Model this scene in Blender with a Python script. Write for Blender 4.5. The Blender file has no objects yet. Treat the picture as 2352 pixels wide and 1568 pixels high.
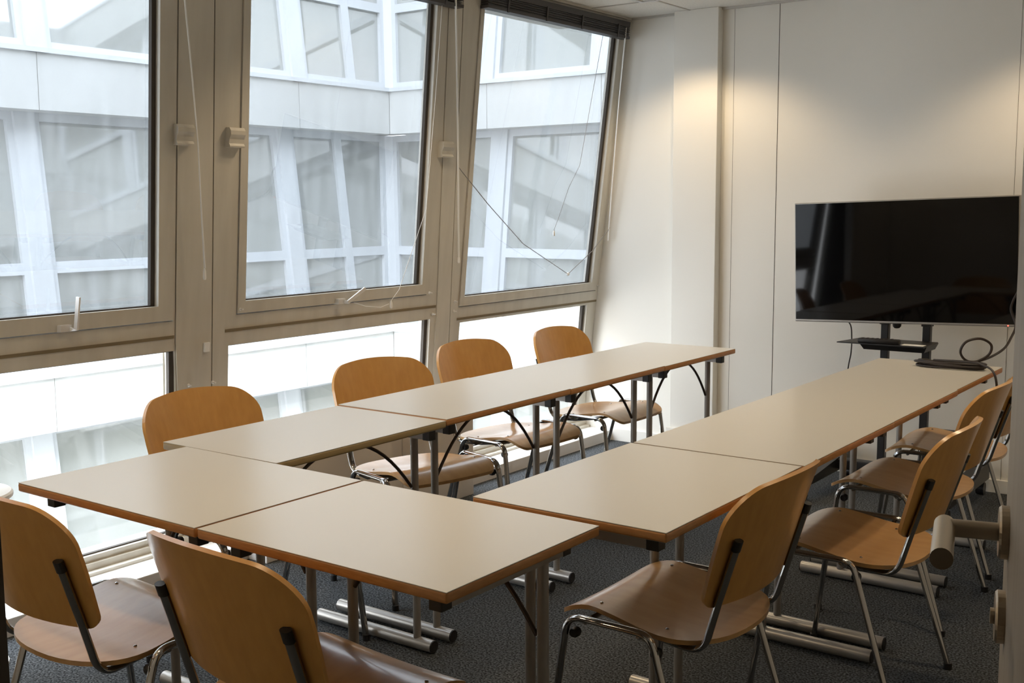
import bpy, bmesh, math, random
from mathutils import Vector, Matrix
S = bpy.context.scene
COL = S.collection
random.seed(7)
PI = math.pi

# ------------------------------------------------------------------ camera, sky, exposure
cd = bpy.data.cameras.new('camera')
cam = bpy.data.objects.new('camera', cd)
COL.objects.link(cam)
S.camera = cam
cd.sensor_fit = 'HORIZONTAL'
cd.sensor_width = 36.0
cd.lens = 2577.6 / 2352 * 36.0
cd.clip_start = 0.02
cam.location = (2.546, -1.433, 1.411)
YAW, PITCH, ROLL = -0.6341, 0.1209, -0.0060
_f = Vector((math.sin(YAW) * math.cos(PITCH), math.cos(YAW) * math.cos(PITCH), -math.sin(PITCH)))
_r = Vector((math.cos(YAW), -math.sin(YAW), 0))
_u = _r.cross(_f)
_r2 = math.cos(ROLL) * _r + math.sin(ROLL) * _u
_u2 = -math.sin(ROLL) * _r + math.cos(ROLL) * _u
cam.rotation_euler = Matrix((_r2, _u2, -_f)).transposed().to_euler()

w = bpy.data.worlds.new('sky')
S.world = w
w.use_nodes = True
wn = w.node_tree.nodes
bg = wn['Background']
SKY = 3.7
tc = wn.new('ShaderNodeTexCoord')
sx = wn.new('ShaderNodeSeparateXYZ')
rp = wn.new('ShaderNodeValToRGB')
rp.color_ramp.elements[0].position = 0.0
rp.color_ramp.elements[0].color = (0.90, 0.93, 0.96, 1)
rp.color_ramp.elements[1].position = 1.0
rp.color_ramp.elements[1].color = (0.78, 0.88, 1.0, 1)
w.node_tree.links.new(tc.outputs['Generated'], sx.inputs[0])
w.node_tree.links.new(sx.outputs['Z'], rp.inputs[0])
w.node_tree.links.new(rp.outputs[0], bg.inputs['Color'])
bg.inputs['Strength'].default_value = SKY

S.view_settings.view_transform = 'Standard'
S.view_settings.look = 'None'
S.view_settings.exposure = 1.76
S.view_settings.gamma = 1.0
S.view_settings.use_curve_mapping = False
S.cycles.use_denoising = True
S.cycles.max_bounces = 10
S.cycles.transparent_max_bounces = 16
S.cycles.sample_clamp_indirect = 6.0
S.cycles.caustics_reflective = False
S.cycles.caustics_refractive = False

LAMP = 6.0          # watts of each ceiling downlight
LAMP_COL = (1.0, 0.77, 0.50)

# ------------------------------------------------------------------ materials
def mat(name, base, rough=0.5, metal=0.0, spec=0.5, noise=None, bump=None, emis=None, coat=0.0):
    m = bpy.data.materials.new(name)
    m.use_nodes = True
    nt = m.node_tree
    b = nt.nodes['Principled BSDF']
    b.inputs['Base Color'].default_value = (*base, 1)
    b.inputs['Roughness'].default_value = rough
    b.inputs['Metallic'].default_value = metal
    b.inputs['Specular IOR Level'].default_value = spec
    if coat:
        b.inputs['Coat Weight'].default_value = coat
        b.inputs['Coat Roughness'].default_value = 0.12
    if emis:
        b.inputs['Emission Color'].default_value = (*emis[0], 1)
        b.inputs['Emission Strength'].default_value = emis[1]
    co = None
    if noise or bump:
        co = nt.nodes.new('ShaderNodeTexCoord')
    if noise:
        col2, scale, detail = noise[:3]
        stretch = noise[3] if len(noise) > 3 else (1, 1, 1)
        lo, hi = noise[4] if len(noise) > 4 else (0.35, 0.65)
        mp = nt.nodes.new('ShaderNodeMapping')
        mp.inputs['Scale'].default_value = stretch
        nz = nt.nodes.new('ShaderNodeTexNoise')
        nz.inputs['Scale'].default_value = scale
        nz.inputs['Detail'].default_value = detail
        cr = nt.nodes.new('ShaderNodeValToRGB')
        cr.color_ramp.elements[0].position = lo
        cr.color_ramp.elements[1].position = hi
        cr.color_ramp.elements[0].color = (*col2, 1)
        cr.color_ramp.elements[1].color = (*base, 1)
        nt.links.new(co.outputs['Object'], mp.inputs['Vector'])
        nt.links.new(mp.outputs['Vector'], nz.inputs['Vector'])
        nt.links.new(nz.outputs['Fac'], cr.inputs['Fac'])
        nt.links.new(cr.outputs['Color'], b.inputs['Base Color'])
    if bump:
        nz = nt.nodes.new('ShaderNodeTexNoise')
        nz.inputs['Scale'].default_value = bump[0]
        nz.inputs['Detail'].default_value = 3
        bp = nt.nodes.new('ShaderNodeBump')
        bp.inputs['Strength'].default_value = bump[1]
        bp.inputs['Distance'].default_value = bump[2] if len(bump) > 2 else 0.002
        nt.links.new(co.outputs['Object'], nz.inputs['Vector'])
        nt.links.new(nz.outputs['Fac'], bp.inputs['Height'])
        nt.links.new(bp.outputs['Normal'], b.inputs['Normal'])
    return m

def glass(name, tint, haze=0.0, hazecol=(0.8, 0.82, 0.85), f0=0.04):
    m = bpy.data.materials.new(name)
    m.use_nodes = True
    nt = m.node_tree
    nt.nodes.remove(nt.nodes['Principled BSDF'])
    out = nt.nodes['Material Output']
    tr = nt.nodes.new('ShaderNodeBsdfTransparent')
    tr.inputs['Color'].default_value = (*tint, 1)
    gl = nt.nodes.new('ShaderNodeBsdfGlossy')
    gl.inputs['Roughness'].default_value = 0.0
    lw = nt.nodes.new('ShaderNodeLayerWeight')
    lw.inputs['Blend'].default_value = 0.5
    pw = nt.nodes.new('ShaderNodeMath'); pw.operation = 'POWER'; pw.inputs[1].default_value = 5.0
    fr = nt.nodes.new('ShaderNodeMath'); fr.operation = 'MULTIPLY_ADD'
    fr.inputs[1].default_value = 1 - f0; fr.inputs[2].default_value = f0
    nt.links.new(lw.outputs['Facing'], pw.inputs[0])
    nt.links.new(pw.outputs[0], fr.inputs[0])
    mx = nt.nodes.new('ShaderNodeMixShader')
    nt.links.new(fr.outputs[0], mx.inputs[0])
    nt.links.new(tr.outputs[0], mx.inputs[1])
    nt.links.new(gl.outputs[0], mx.inputs[2])
    last = mx
    if haze:
        df = nt.nodes.new('ShaderNodeBsdfTranslucent')
        df.inputs['Color'].default_value = (*hazecol, 1)
        m2 = nt.nodes.new('ShaderNodeMixShader')
        # streaky dirt film
        co = nt.nodes.new('ShaderNodeTexCoord')
        mp = nt.nodes.new('ShaderNodeMapping')
        mp.inputs['Scale'].default_value = (14, 14, 0.7)
        nz = nt.nodes.new('ShaderNodeTexNoise')
        nz.inputs['Scale'].default_value = 1.6
        nz.inputs['Detail'].default_value = 4
        mr = nt.nodes.new('ShaderNodeMapRange')
        mr.inputs['From Min'].default_value = 0.3
        mr.inputs['From Max'].default_value = 0.8
        mr.inputs['To Min'].default_value = haze * 0.5
        mr.inputs['To Max'].default_value = haze * 1.8
        nt.links.new(co.outputs['Object'], mp.inputs['Vector'])
        nt.links.new(mp.outputs['Vector'], nz.inputs['Vector'])
        nt.links.new(nz.outputs['Fac'], mr.inputs['Value'])
        nt.links.new(mr.outputs['Result'], m2.inputs[0])
        nt.links.new(mx.outputs[0], m2.inputs[1])
        nt.links.new(df.outputs[0], m2.inputs[2])
        last = m2
    nt.links.new(last.outputs[0], out.inputs['Surface'])
    return m

def carpet_mat():
    m = mat('carpet', (0.075, 0.085, 0.095), 0.95, spec=0.1)
    nt = m.node_tree
    b = nt.nodes['Principled BSDF']
    co = nt.nodes.new('ShaderNodeTexCoord')
    nz = nt.nodes.new('ShaderNodeTexNoise')
    nz.inputs['Scale'].default_value = 150
    nz.inputs['Detail'].default_value = 3
    cr = nt.nodes.new('ShaderNodeValToRGB')
    e = cr.color_ramp.elements
    e[0].position, e[0].color = 0.38, (0.016, 0.0175, 0.019, 1)
    e[1].position, e[1].color = 0.68, (0.14, 0.15, 0.158, 1)
    bp = nt.nodes.new('ShaderNodeBump')
    bp.inputs['Strength'].default_value = 0.6
    bp.inputs['Distance'].default_value = 0.003
    nt.links.new(co.outputs['Object'], nz.inputs['Vector'])
    nt.links.new(nz.outputs['Fac'], cr.inputs['Fac'])
    nt.links.new(cr.outputs['Color'], b.inputs['Base Color'])
    nt.links.new(nz.outputs['Fac'], bp.inputs['Height'])
    nt.links.new(bp.outputs['Normal'], b.inputs['Normal'])
    return m

M = dict(
    wall=mat('wall_paint', (0.81, 0.79, 0.735), 0.85, spec=0.2, bump=(220, 0.08)),
    ceiling=mat('ceiling_tile', (0.78, 0.76, 0.71), 0.9, spec=0.1, noise=((0.72, 0.70, 0.65), 90, 4), bump=(160, 0.2)),
    grid=mat('ceiling_grid', (0.55, 0.53, 0.49), 0.5),
    carpet=carpet_mat(),
    frame=mat('window_paint', (0.61, 0.578, 0.505), 0.45, spec=0.4, noise=((0.54, 0.508, 0.44), 3.0, 5, (6, 6, 0.6), (0.3, 0.7))),
    groove=mat('gasket_groove', (0.055, 0.045, 0.035), 0.7),
    olive=mat('weather_strip', (0.20, 0.155, 0.085), 0.7),
    black=mat('black_rubber', (0.012, 0.011, 0.011), 0.5),
    white=mat('white_paint', (0.82, 0.82, 0.80), 0.5),
    upper=glass('window_glass_tinted', (0.59, 0.602, 0.615), 0.03, f0=0.075),
    lower=glass('window_glass_clear', (0.985, 0.985, 0.985)),
    laminate=mat('table_laminate', (0.66, 0.64, 0.585), 0.28, spec=0.9, bump=(900, 0.05, 0.0004)),
    edge=mat('beech_edge', (0.52, 0.25, 0.088), 0.42, noise=((0.44, 0.20, 0.066), 30, 3, (1, 1, 8))),
    cream=mat('cream_edge', (0.36, 0.27, 0.13), 0.45),
    steel=mat('grey_lacquered_steel', (0.30, 0.28, 0.26), 0.38, metal=0.25, spec=0.5),
    foot=mat('silver_lacquered_steel', (0.42, 0.40, 0.37), 0.33, metal=0.55),
    brace=mat('dark_brown_steel', (0.06, 0.042, 0.034), 0.35, metal=0.3),
    wood=mat('beech_plywood', (0.62, 0.325, 0.088), 0.33, spec=0.5, coat=0.25,
             noise=((0.55, 0.275, 0.068), 5, 5, (9, 9, 1.2), (0.3, 0.7))),
    seatwood=mat('beech_plywood_seat', (0.58, 0.335, 0.13), 0.30, spec=0.5, coat=0.45,  # paler than the backrests: window glare put into the base colour
                 noise=((0.50, 0.27, 0.095), 4, 5, (8, 1.6, 8), (0.3, 0.7))),
    chrome=mat('chrome', (0.43, 0.42, 0.41), 0.10, metal=1.0),
    tvblack=mat('tv_screen', (0.003, 0.003, 0.0035), 0.04, spec=0.2),
    tvbezel=mat('tv_bezel', (0.38, 0.36, 0.33), 0.35, metal=0.7),
    blackmetal=mat('black_powder_coat', (0.016, 0.015, 0.016), 0.4),
    cable=mat('cable_sheath', (0.022, 0.015, 0.014), 0.45),
    blind=mat('blind_slat', (0.05, 0.045, 0.045), 0.45),
    cord=mat('white_cord', (0.88, 0.87, 0.84), 0.6),
    silver=mat('satin_aluminium', (0.78, 0.77, 0.75), 0.35, metal=0.35),
    bead=mat('grey_bead_cord', (0.25, 0.24, 0.23), 0.4),
    nickel=mat('brushed_nickel', (0.50, 0.43, 0.34), 0.34, metal=0.9),
    door=mat('door_laminate', (0.40, 0.36, 0.31), 0.5, noise=((0.36, 0.32, 0.27), 4, 4, (10, 10, 0.5))),
    jamb=mat('door_frame_paint', (0.16, 0.14, 0.12), 0.5),
    facade=mat('facade_panel', (0.62, 0.62, 0.60), 0.5, spec=0.3, noise=((0.57, 0.57, 0.55), 1.3, 4, (1, 1, 0.25))),
    fframe=mat('facade_frame', (0.64, 0.655, 0.67), 0.45),
    fpane=mat('facade_window', (0.34, 0.345, 0.32), 0.03, spec=1.0),
    fdark=mat('facade_joint', (0.30, 0.28, 0.25), 0.8),
    ground=mat('courtyard_paving', (0.50, 0.49, 0.47), 0.9),
    panel=mat('grey_convector', (0.66, 0.63, 0.60), 0.5),
    lampring=mat('lamp_ring', (0.7, 0.7, 0.7), 0.3, metal=0.6),
    red=mat('standby_led', (0.5, 0.02, 0.02), 0.4, emis=((1, 0.08, 0.05), 2.0)),
    corr=mat('corridor_paint', (0.30, 0.27, 0.235), 0.8),
)

M['fpane'].node_tree.nodes['Principled BSDF'].inputs['IOR'].default_value = 2.1
# ------------------------------------------------------------------ mesh helpers
def B():
    return bmesh.new()

def obj(name, bm, m, parent=None, smooth=False, loc=None):
    me = bpy.data.meshes.new(name)
    bmesh.ops.recalc_face_normals(bm, faces=bm.faces)
    bm.to_mesh(me)
    bm.free()
    if smooth:
        for p in me.polygons:
            p.use_smooth = True
        me.set_sharp_from_angle(angle=math.radians(42))
    mats = m if isinstance(m, (list, tuple)) else [m]
    for k in mats:
        me.materials.append(k)
    o = bpy.data.objects.new(name, me)
    COL.objects.link(o)
    if parent:
        o.parent = parent
    if loc:
        o.location = loc
    return o

def hexa(bm, pts, mi=0):
    """8 points: bottom ring (4) then top ring (4)."""
    v = [bm.verts.new(p) for p in pts]
    fs = []
    for a in ((0, 3, 2, 1), (4, 5, 6, 7), (0, 1, 5, 4), (1, 2, 6, 5), (2, 3, 7, 6), (3, 0, 4, 7)):
        f = bm.faces.new([v[i] for i in a])
        f.material_index = mi
        fs.append(f)
    return v, fs

def box(bm, x0, x1, y0, y1, z0, z1, mi=0, bev=0.0, seg=2):
    v, fs = hexa(bm, [(x0, y0, z0), (x1, y0, z0), (x1, y1, z0), (x0, y1, z0),
                      (x0, y0, z1), (x1, y0, z1), (x1, y1, z1), (x0, y1, z1)], mi)
    if bev:
        es = list({e for f in fs for e in f.edges})
        r = bmesh.ops.bevel(bm, geom=es, offset=bev, segments=seg, affect='EDGES', profile=0.5)
        for f in r['faces']:
            f.material_index = mi
    return v

def fillet(pts, r, n=6):
    """round the inner corners of a polyline; r is one radius or a list per inner point"""
    pts = [Vector(p) for p in pts]
    out = [pts[0]]
    for i in range(1, len(pts) - 1):
        rr = r[i - 1] if isinstance(r, (list, tuple)) else r
        a, b, c = pts[i - 1], pts[i], pts[i + 1]
        d1, d2 = (a - b), (c - b)
        l1, l2 = d1.length, d2.length
        d1.normalize(); d2.normalize()
        ang = d1.angle(d2)
        if rr <= 0 or ang > PI - 0.02:
            out.append(b)
            continue
        t = min(rr / math.tan(ang / 2), l1 * 0.48, l2 * 0.48)
        p1, p2 = b + d1 * t, b + d2 * t
        for k in range(n + 1):
            s = k / n
            out.append((1 - s) ** 2 * p1 + 2 * s * (1 - s) * b + s * s * p2)
    out.append(pts[-1])
    return out

def tube(bm, pts, r, seg=10, ref=None, sx=1.0, sy=1.0, caps=True, mi=0, closed=False, square=False):
    """sweep an ellipse (r*sx along the ref direction, r*sy across) along pts"""
    pts = [Vector(p) for p in pts]
    n = len(pts)
    rings = []
    ref = Vector(ref) if ref else None
    prev = None
    for i, p in enumerate(pts):
        if closed:
            t = pts[(i + 1) % n] - pts[i - 1]
        else:
            t = pts[min(i + 1, n - 1)] - pts[max(i - 1, 0)]
        t.normalize()
        if ref is not None:
            a = ref - t * ref.dot(t)
        elif prev is not None:
            a = prev - t * prev.dot(t)
        else:
            h = Vector((0, 0, 1)) if abs(t.z) < 0.9 else Vector((1, 0, 0))
            a = h - t * h.dot(t)
        a.normalize()
        prev = a.copy()
        b = t.cross(a)
        ring = []
        if square:
            for cx, cy in ((1, 1), (-1, 1), (-1, -1), (1, -1)):
                ring.append(bm.verts.new(p + a * r * sx * cx + b * r * sy * cy))
        else:
            for k in range(seg):
                q = 2 * PI * k / seg
                ring.append(bm.verts.new(p + a * (math.cos(q) * r * sx) + b * (math.sin(q) * r * sy)))
        rings.append(ring)
    ns = len(rings[0])
    rng = range(n) if closed else range(n - 1)
    for i in rng:
        A, Bq = rings[i], rings[(i + 1) % n]
        for k in range(ns):
            f = bm.faces.new((A[k], A[(k + 1) % ns], Bq[(k + 1) % ns], Bq[k]))
            f.material_index = mi
    if caps and not closed:
        for rg in (rings[0], rings[-1]):
            f = bm.faces.new(rg)
            f.material_index = mi

def ball(bm, c, r, mi=0, sz=1.0):
    res = bmesh.ops.create_uvsphere(bm, u_segments=12, v_segments=8, radius=r)
    for v in res['verts']:
        v.co = Vector((v.co.x, v.co.y, v.co.z * sz)) + Vector(c)
        for f in v.link_faces:
            f.material_index = mi

def lathe(bm, c, prof, seg=24, axis=(0, 0, 1), mi=0):
    """prof: list of (radius, height)"""
    ax = Vector(axis).normalized()
    h = Vector((1, 0, 0)) if abs(ax.x) < 0.9 else Vector((0, 1, 0))
    a = (h - ax * h.dot(ax)).normalized()
    b = ax.cross(a)
    c = Vector(c)
    rings = []
    for r, z in prof:
        if r <= 1e-6:
            rings.append([bm.verts.new(c + ax * z)])
        else:
            rings.append([bm.verts.new(c + ax * z + (a * math.cos(2 * PI * k / seg) + b * math.sin(2 * PI * k / seg)) * r) for k in range(seg)])
    for A, Bq in zip(rings, rings[1:]):
        for k in range(seg):
            k2 = (k + 1) % seg
            if len(A) == 1 and len(Bq) == 1:
                continue
            if len(A) == 1:
                f = bm.faces.new((A[0], Bq[k2], Bq[k]))
            elif len(Bq) == 1:
                f = bm.faces.new((A[k], A[k2], Bq[0]))
            else:
                f = bm.faces.new((A[k], A[k2], Bq[k2], Bq[k]))
            f.material_index = mi
    for rg in (rings[0], rings[-1]):
        if len(rg) > 1:
            f = bm.faces.new(rg)
            f.material_index = mi

def shell(bm, P, nrm, th):
    """P[i][j] grid of points; nrm(i,j)->offset direction; makes a closed plate of thickness th"""
    ni, nj = len(P), len(P[0])
    top = [[bm.verts.new(P[i][j]) for j in range(nj)] for i in range(ni)]
    bot = [[bm.verts.new(Vector(P[i][j]) + Vector(nrm(i, j)) * th) for j in range(nj)] for i in range(ni)]
    for i in range(ni - 1):
        for j in range(nj - 1):
            bm.faces.new((top[i][j], top[i + 1][j], top[i + 1][j + 1], top[i][j + 1]))
            bm.faces.new((bot[i][j], bot[i][j + 1], bot[i + 1][j + 1], bot[i + 1][j]))
    loop = [(i, 0) for i in range(ni)] + [(ni - 1, j) for j in range(1, nj)] + \
           [(i, nj - 1) for i in range(ni - 2, -1, -1)] + [(0, j) for j in range(nj - 2, 0, -1)]
    for k in range(len(loop)):
        a, b = loop[k], loop[(k + 1) % len(loop)]
        bm.faces.new((top[a[0]][a[1]], top[b[0]][b[1]], bot[b[0]][b[1]], bot[a[0]][a[1]]))

def empty(name, loc=(0, 0, 0), rz=0.0):
    o = bpy.data.objects.new(name, None)
    COL.objects.link(o)
    o.empty_display_size = 0.1
    o.location = loc
    o.rotation_euler = (0, 0, rz)
    return o

def tag(o, label, cat, group=None, kind=None):
    o['label'] = label
    o['category'] = cat
    if group:
        o['group'] = group
    if kind:
        o['kind'] = kind
    return o

def struct(o, label=None, cat=None):
    o['kind'] = 'structure'
    if label:
        o['label'] = label
    if cat:
        o['category'] = cat
    return o

def copy_tree(o, parent=None):
    c = o.copy()
    COL.objects.link(c)
    if parent:
        c.parent = parent
    for ch in list(o.children):
        copy_tree(ch, c)
    return c

# ------------------------------------------------------------------ room shell
ZC = 2.465           # ceiling height
YW = 4.295           # far wall
XR = 2.78            # right wall
YB = -0.98           # wall with the door (inner face)
WA, WB = -1.135, 0.128   # window plane: x = WA + WB*z

def wp(y, z, off=0.0):
    return (WA + WB * z + off, y, z)

bm = B(); box(bm, -1.30, XR, -2.4, YW + 0.1, -0.12, 0.0)
struct(obj('floor', bm, M['carpet']), 'dark grey speckled carpet floor of the meeting room', 'floor')

# ceiling tiles and grid
ce = empty('ceiling'); struct(ce, 'white suspended tile ceiling with grid lines', 'ceiling')
bm = B(); box(bm, -1.20, XR + 0.1, -2.4, YW + 0.1, ZC, ZC + 0.06)
obj('ceiling_panel', bm, M['ceiling'], ce)
bm = B()
gx = -0.405
k = -2
while gx + k * 0.6 < XR:
    x = gx + k * 0.6
    if x > -0.8:
        box(bm, x - 0.006, x + 0.006, YB, YW, ZC - 0.004, ZC + 0.004)
    k += 1
for k in range(0, 9):
    y = 3.855 - k * 0.6
    if y > YB:
        box(bm, -0.80, XR, y - 0.006, y + 0.006, ZC - 0.004, ZC + 0.004)
obj('ceiling_grid', bm, M['grid'], ce)
bm = B(); box(bm, -0.81, XR, YW - 0.02, YW, ZC - 0.012, ZC)
obj('wall_angle', bm, M['grid'], ce)

# far wall with projecting column and panel joints
wf = empty('wall_far'); struct(wf, 'cream far wall with vertical panel joints behind the television', 'wall')
bm = B()
hexa(bm, [(WA - 0.05, YW, 0), (XR + 0.1, YW, 0), (XR + 0.1, YW + 0.1, 0), (WA - 0.05, YW + 0.1, 0),
          (WA + WB * ZC - 0.05, YW, ZC), (XR + 0.1, YW, ZC), (XR + 0.1, YW + 0.1, ZC), (WA + WB * ZC - 0.05, YW + 0.1, ZC)])
obj('wall_panel', bm, M['wall'], wf)
bm = B(); box(bm, -0.497, -0.228, YW - 0.06, YW, 0, ZC, bev=0.003)
struct(obj('wall_column', bm, M['wall']), 'shallow cream pilaster on the far wall beside the windows', 'wall')
bm = B()
for x, ww in ((-0.160, 0.0005), (0.096, 0.0014), (1.29, 0.0006)):
    box(bm, x - ww, x + ww, YW - 0.0012, YW + 0.0005, 0.06, ZC)
obj('panel_joint', bm, M['groove'], wf)
bm = B()
box(bm, -0.93, -0.50, YW - 0.014, YW, 0, 0.075, bev=0.002)
box(bm, -0.515, -0.212, YW - 0.074, YW - 0.0605, 0, 0.135, bev=0.002)
box(bm, -0.225, XR, YW - 0.014, YW, 0, 0.065, bev=0.002)
struct(obj('baseboard_far', bm, M['wall']), 'cream baseboard along the far wall', 'baseboard')

bm = B(); box(bm, XR, XR + 0.1, YB - 0.12, YW + 0.1, 0, ZC)
struct(obj('wall_right', bm, M['wall']), 'cream right wall behind the open door', 'wall')
# back wall with the doorway the photo is taken through
DX0, DX1, DZ = 1.702, 2.54, 2.06
bm = B()
box(bm, -1.3, DX0 - 0.03, YB - 0.12, YB, 0, ZC)
box(bm, DX1 + 0.03, XR, YB - 0.12, YB, 0, ZC)
box(bm, DX0 - 0.03, DX1 + 0.03, YB - 0.12, YB, DZ + 0.03, ZC)
struct(obj('wall_back', bm, M['wall']), 'cream wall with the doorway', 'wall')
bm = B()
box(bm, DX0 - 0.03, DX0 - 0.012, YB - 0.125, YB + 0.012, 0, DZ + 0.03)
box(bm, DX1 + 0.005, DX1 + 0.03, YB - 0.125, YB + 0.012, 0, DZ + 0.03)
box(bm, DX0 - 0.03, DX1 + 0.03, YB - 0.125, YB + 0.012, DZ, DZ + 0.03)
struct(obj('trim_1', bm, M['jamb']), 'dark brown door frame at the left picture edge', 'trim')
# corridor behind the camera
bm = B()
box(bm, 0.9, 1.0, -2.4, YB - 0.12, 0, ZC)
box(bm, XR, XR + 0.1, -2.4, YB - 0.12, 0, ZC)
box(bm, 0.9, XR + 0.1, -2.5, -2.4, 0, ZC)
struct(obj('wall_corridor', bm, M['corr']), 'corridor walls outside the doorway', 'wall')

# ------------------------------------------------------------------ window wall
def wbox(bm, yb0, yb1, z0, yt0, yt1, z1, o0, o1, mi=0):
    """prism standing in the sloped window plane; bottom edge yb0..yb1 at z0, top edge yt0..yt1 at z1"""
    hexa(bm, [wp(yb0, z0, o0), wp(yb0, z0, o1), wp(yb1, z0, o1), wp(yb1, z0, o0),
              wp(yt0, z1, o0), wp(yt0, z1, o1), wp(yt1, z1, o1), wp(yt1, z1, o0)], mi)

def ring_frame(bm, outer, inner, o0, o1, mi=0):
    """frame between two quads given as (yl_b, yr_b, zb, yl_t, yr_t, zt)"""
    def q(c):
        return [(c[0], c[2]), (c[1], c[2]), (c[4], c[5]), (c[3], c[5])]
    O, I = q(outer), q(inner)
    vs = []
    for off in (o0, o1):
        vs.append([bm.verts.new(wp(y, z, off)) for y, z in O] + [bm.verts.new(wp(y, z, off)) for y, z in I])
    for k in range(4):
        k2 = (k + 1) % 4
        for a, b in (((0, k), (0, k2)),):
            pass
        for s in (0, 1):
            f = bm.faces.new((vs[s][k], vs[s][k2], vs[s][4 + k2], vs[s][4 + k])); f.material_index = mi
        f = bm.faces.new((vs[0][k], vs[0][k2], vs[1][k2], vs[1][k])); f.material_index = mi
        f = bm.faces.new((vs[0][4 + k], vs[0][4 + k2], vs[1][4 + k2], vs[1][4 + k])); f.material_index = mi

def yl(y1, z1, y2, z2):
    return lambda z: y1 + (y2 - y1) * (z - z1) / (z2 - z1)

ZT, ZB = 2.46, 0.085
seam = [yl(0.03, 0.7, -0.02, 2.2), yl(1.42, 0.713, 1.354, 2.168), yl(2.903, 0.739, 2.791, 2.345), lambda z: 4.294]
gap = dict(
    w1=dict(l=yl(0.02, 1.04, 0.0, 2.2), r=yl(1.232, 1.04, 1.192, 2.146)),
)
# (left/right edge functions): outer sash outline, glass outline, lower glass outline
WIN = [
    dict(n=1, sl=yl(0.045, 0.985, 0.005, 2.2), sr=yl(1.226, 0.985, 1.190, 2.146), gl=yl(0.110, 1.045, 0.072, 2.135), gr=yl(1.153, 1.045, 1.115, 2.135),
         ll=yl(0.05, 0.86, 0.08, 0.12), lr=yl(1.247, 0.86, 1.285, 0.12), pl=yl(0.03, 0.7, -0.02, 2.2), pr=yl(1.232, 1.04, 1.192, 2.146), zs=0.985, zg=1.042, zl=0.864),
    dict(n=2, sl=yl(1.531, 0.985, 1.486, 2.2), sr=yl(2.702, 0.985, 2.640, 2.3), gl=yl(1.571, 1.031, 1.523, 2.191), gr=yl(2.658, 1.037, 2.607, 2.301),
         ll=yl(1.499, 0.863, 1.53, 0.12), lr=yl(2.746, 0.853, 2.785, 0.12), pl=yl(1.475, 0.901, 1.42, 2.177), pr=yl(2.785, 0.90, 2.690, 2.3), zs=0.985, zg=1.034, zl=0.858),
    dict(n=3, sl=yl(2.961, 0.872, 2.925, 2.347), sr=yl(4.262, 0.872, 4.25, 2.347), gl=yl(2.995, 0.954, 2.954, 2.347), gr=yl(4.204, 0.949, 4.201, 2.344),
         ll=yl(2.983, 0.866, 3.00, 0.12), lr=yl(4.184, 0.857, 4.215, 0.12), pl=yl(2.95, 0.9, 2.905, 2.3), pr=lambda z: 4.285, zs=0.905, zg=0.952, zl=0.862),
]
WLAB = ['left tall leaning window with upright metal latch handle', 'middle leaning window with tilted latch handle under the glass',
        'right leaning window next to the cream far wall']
ZGT = 2.40
winobj = []
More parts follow.
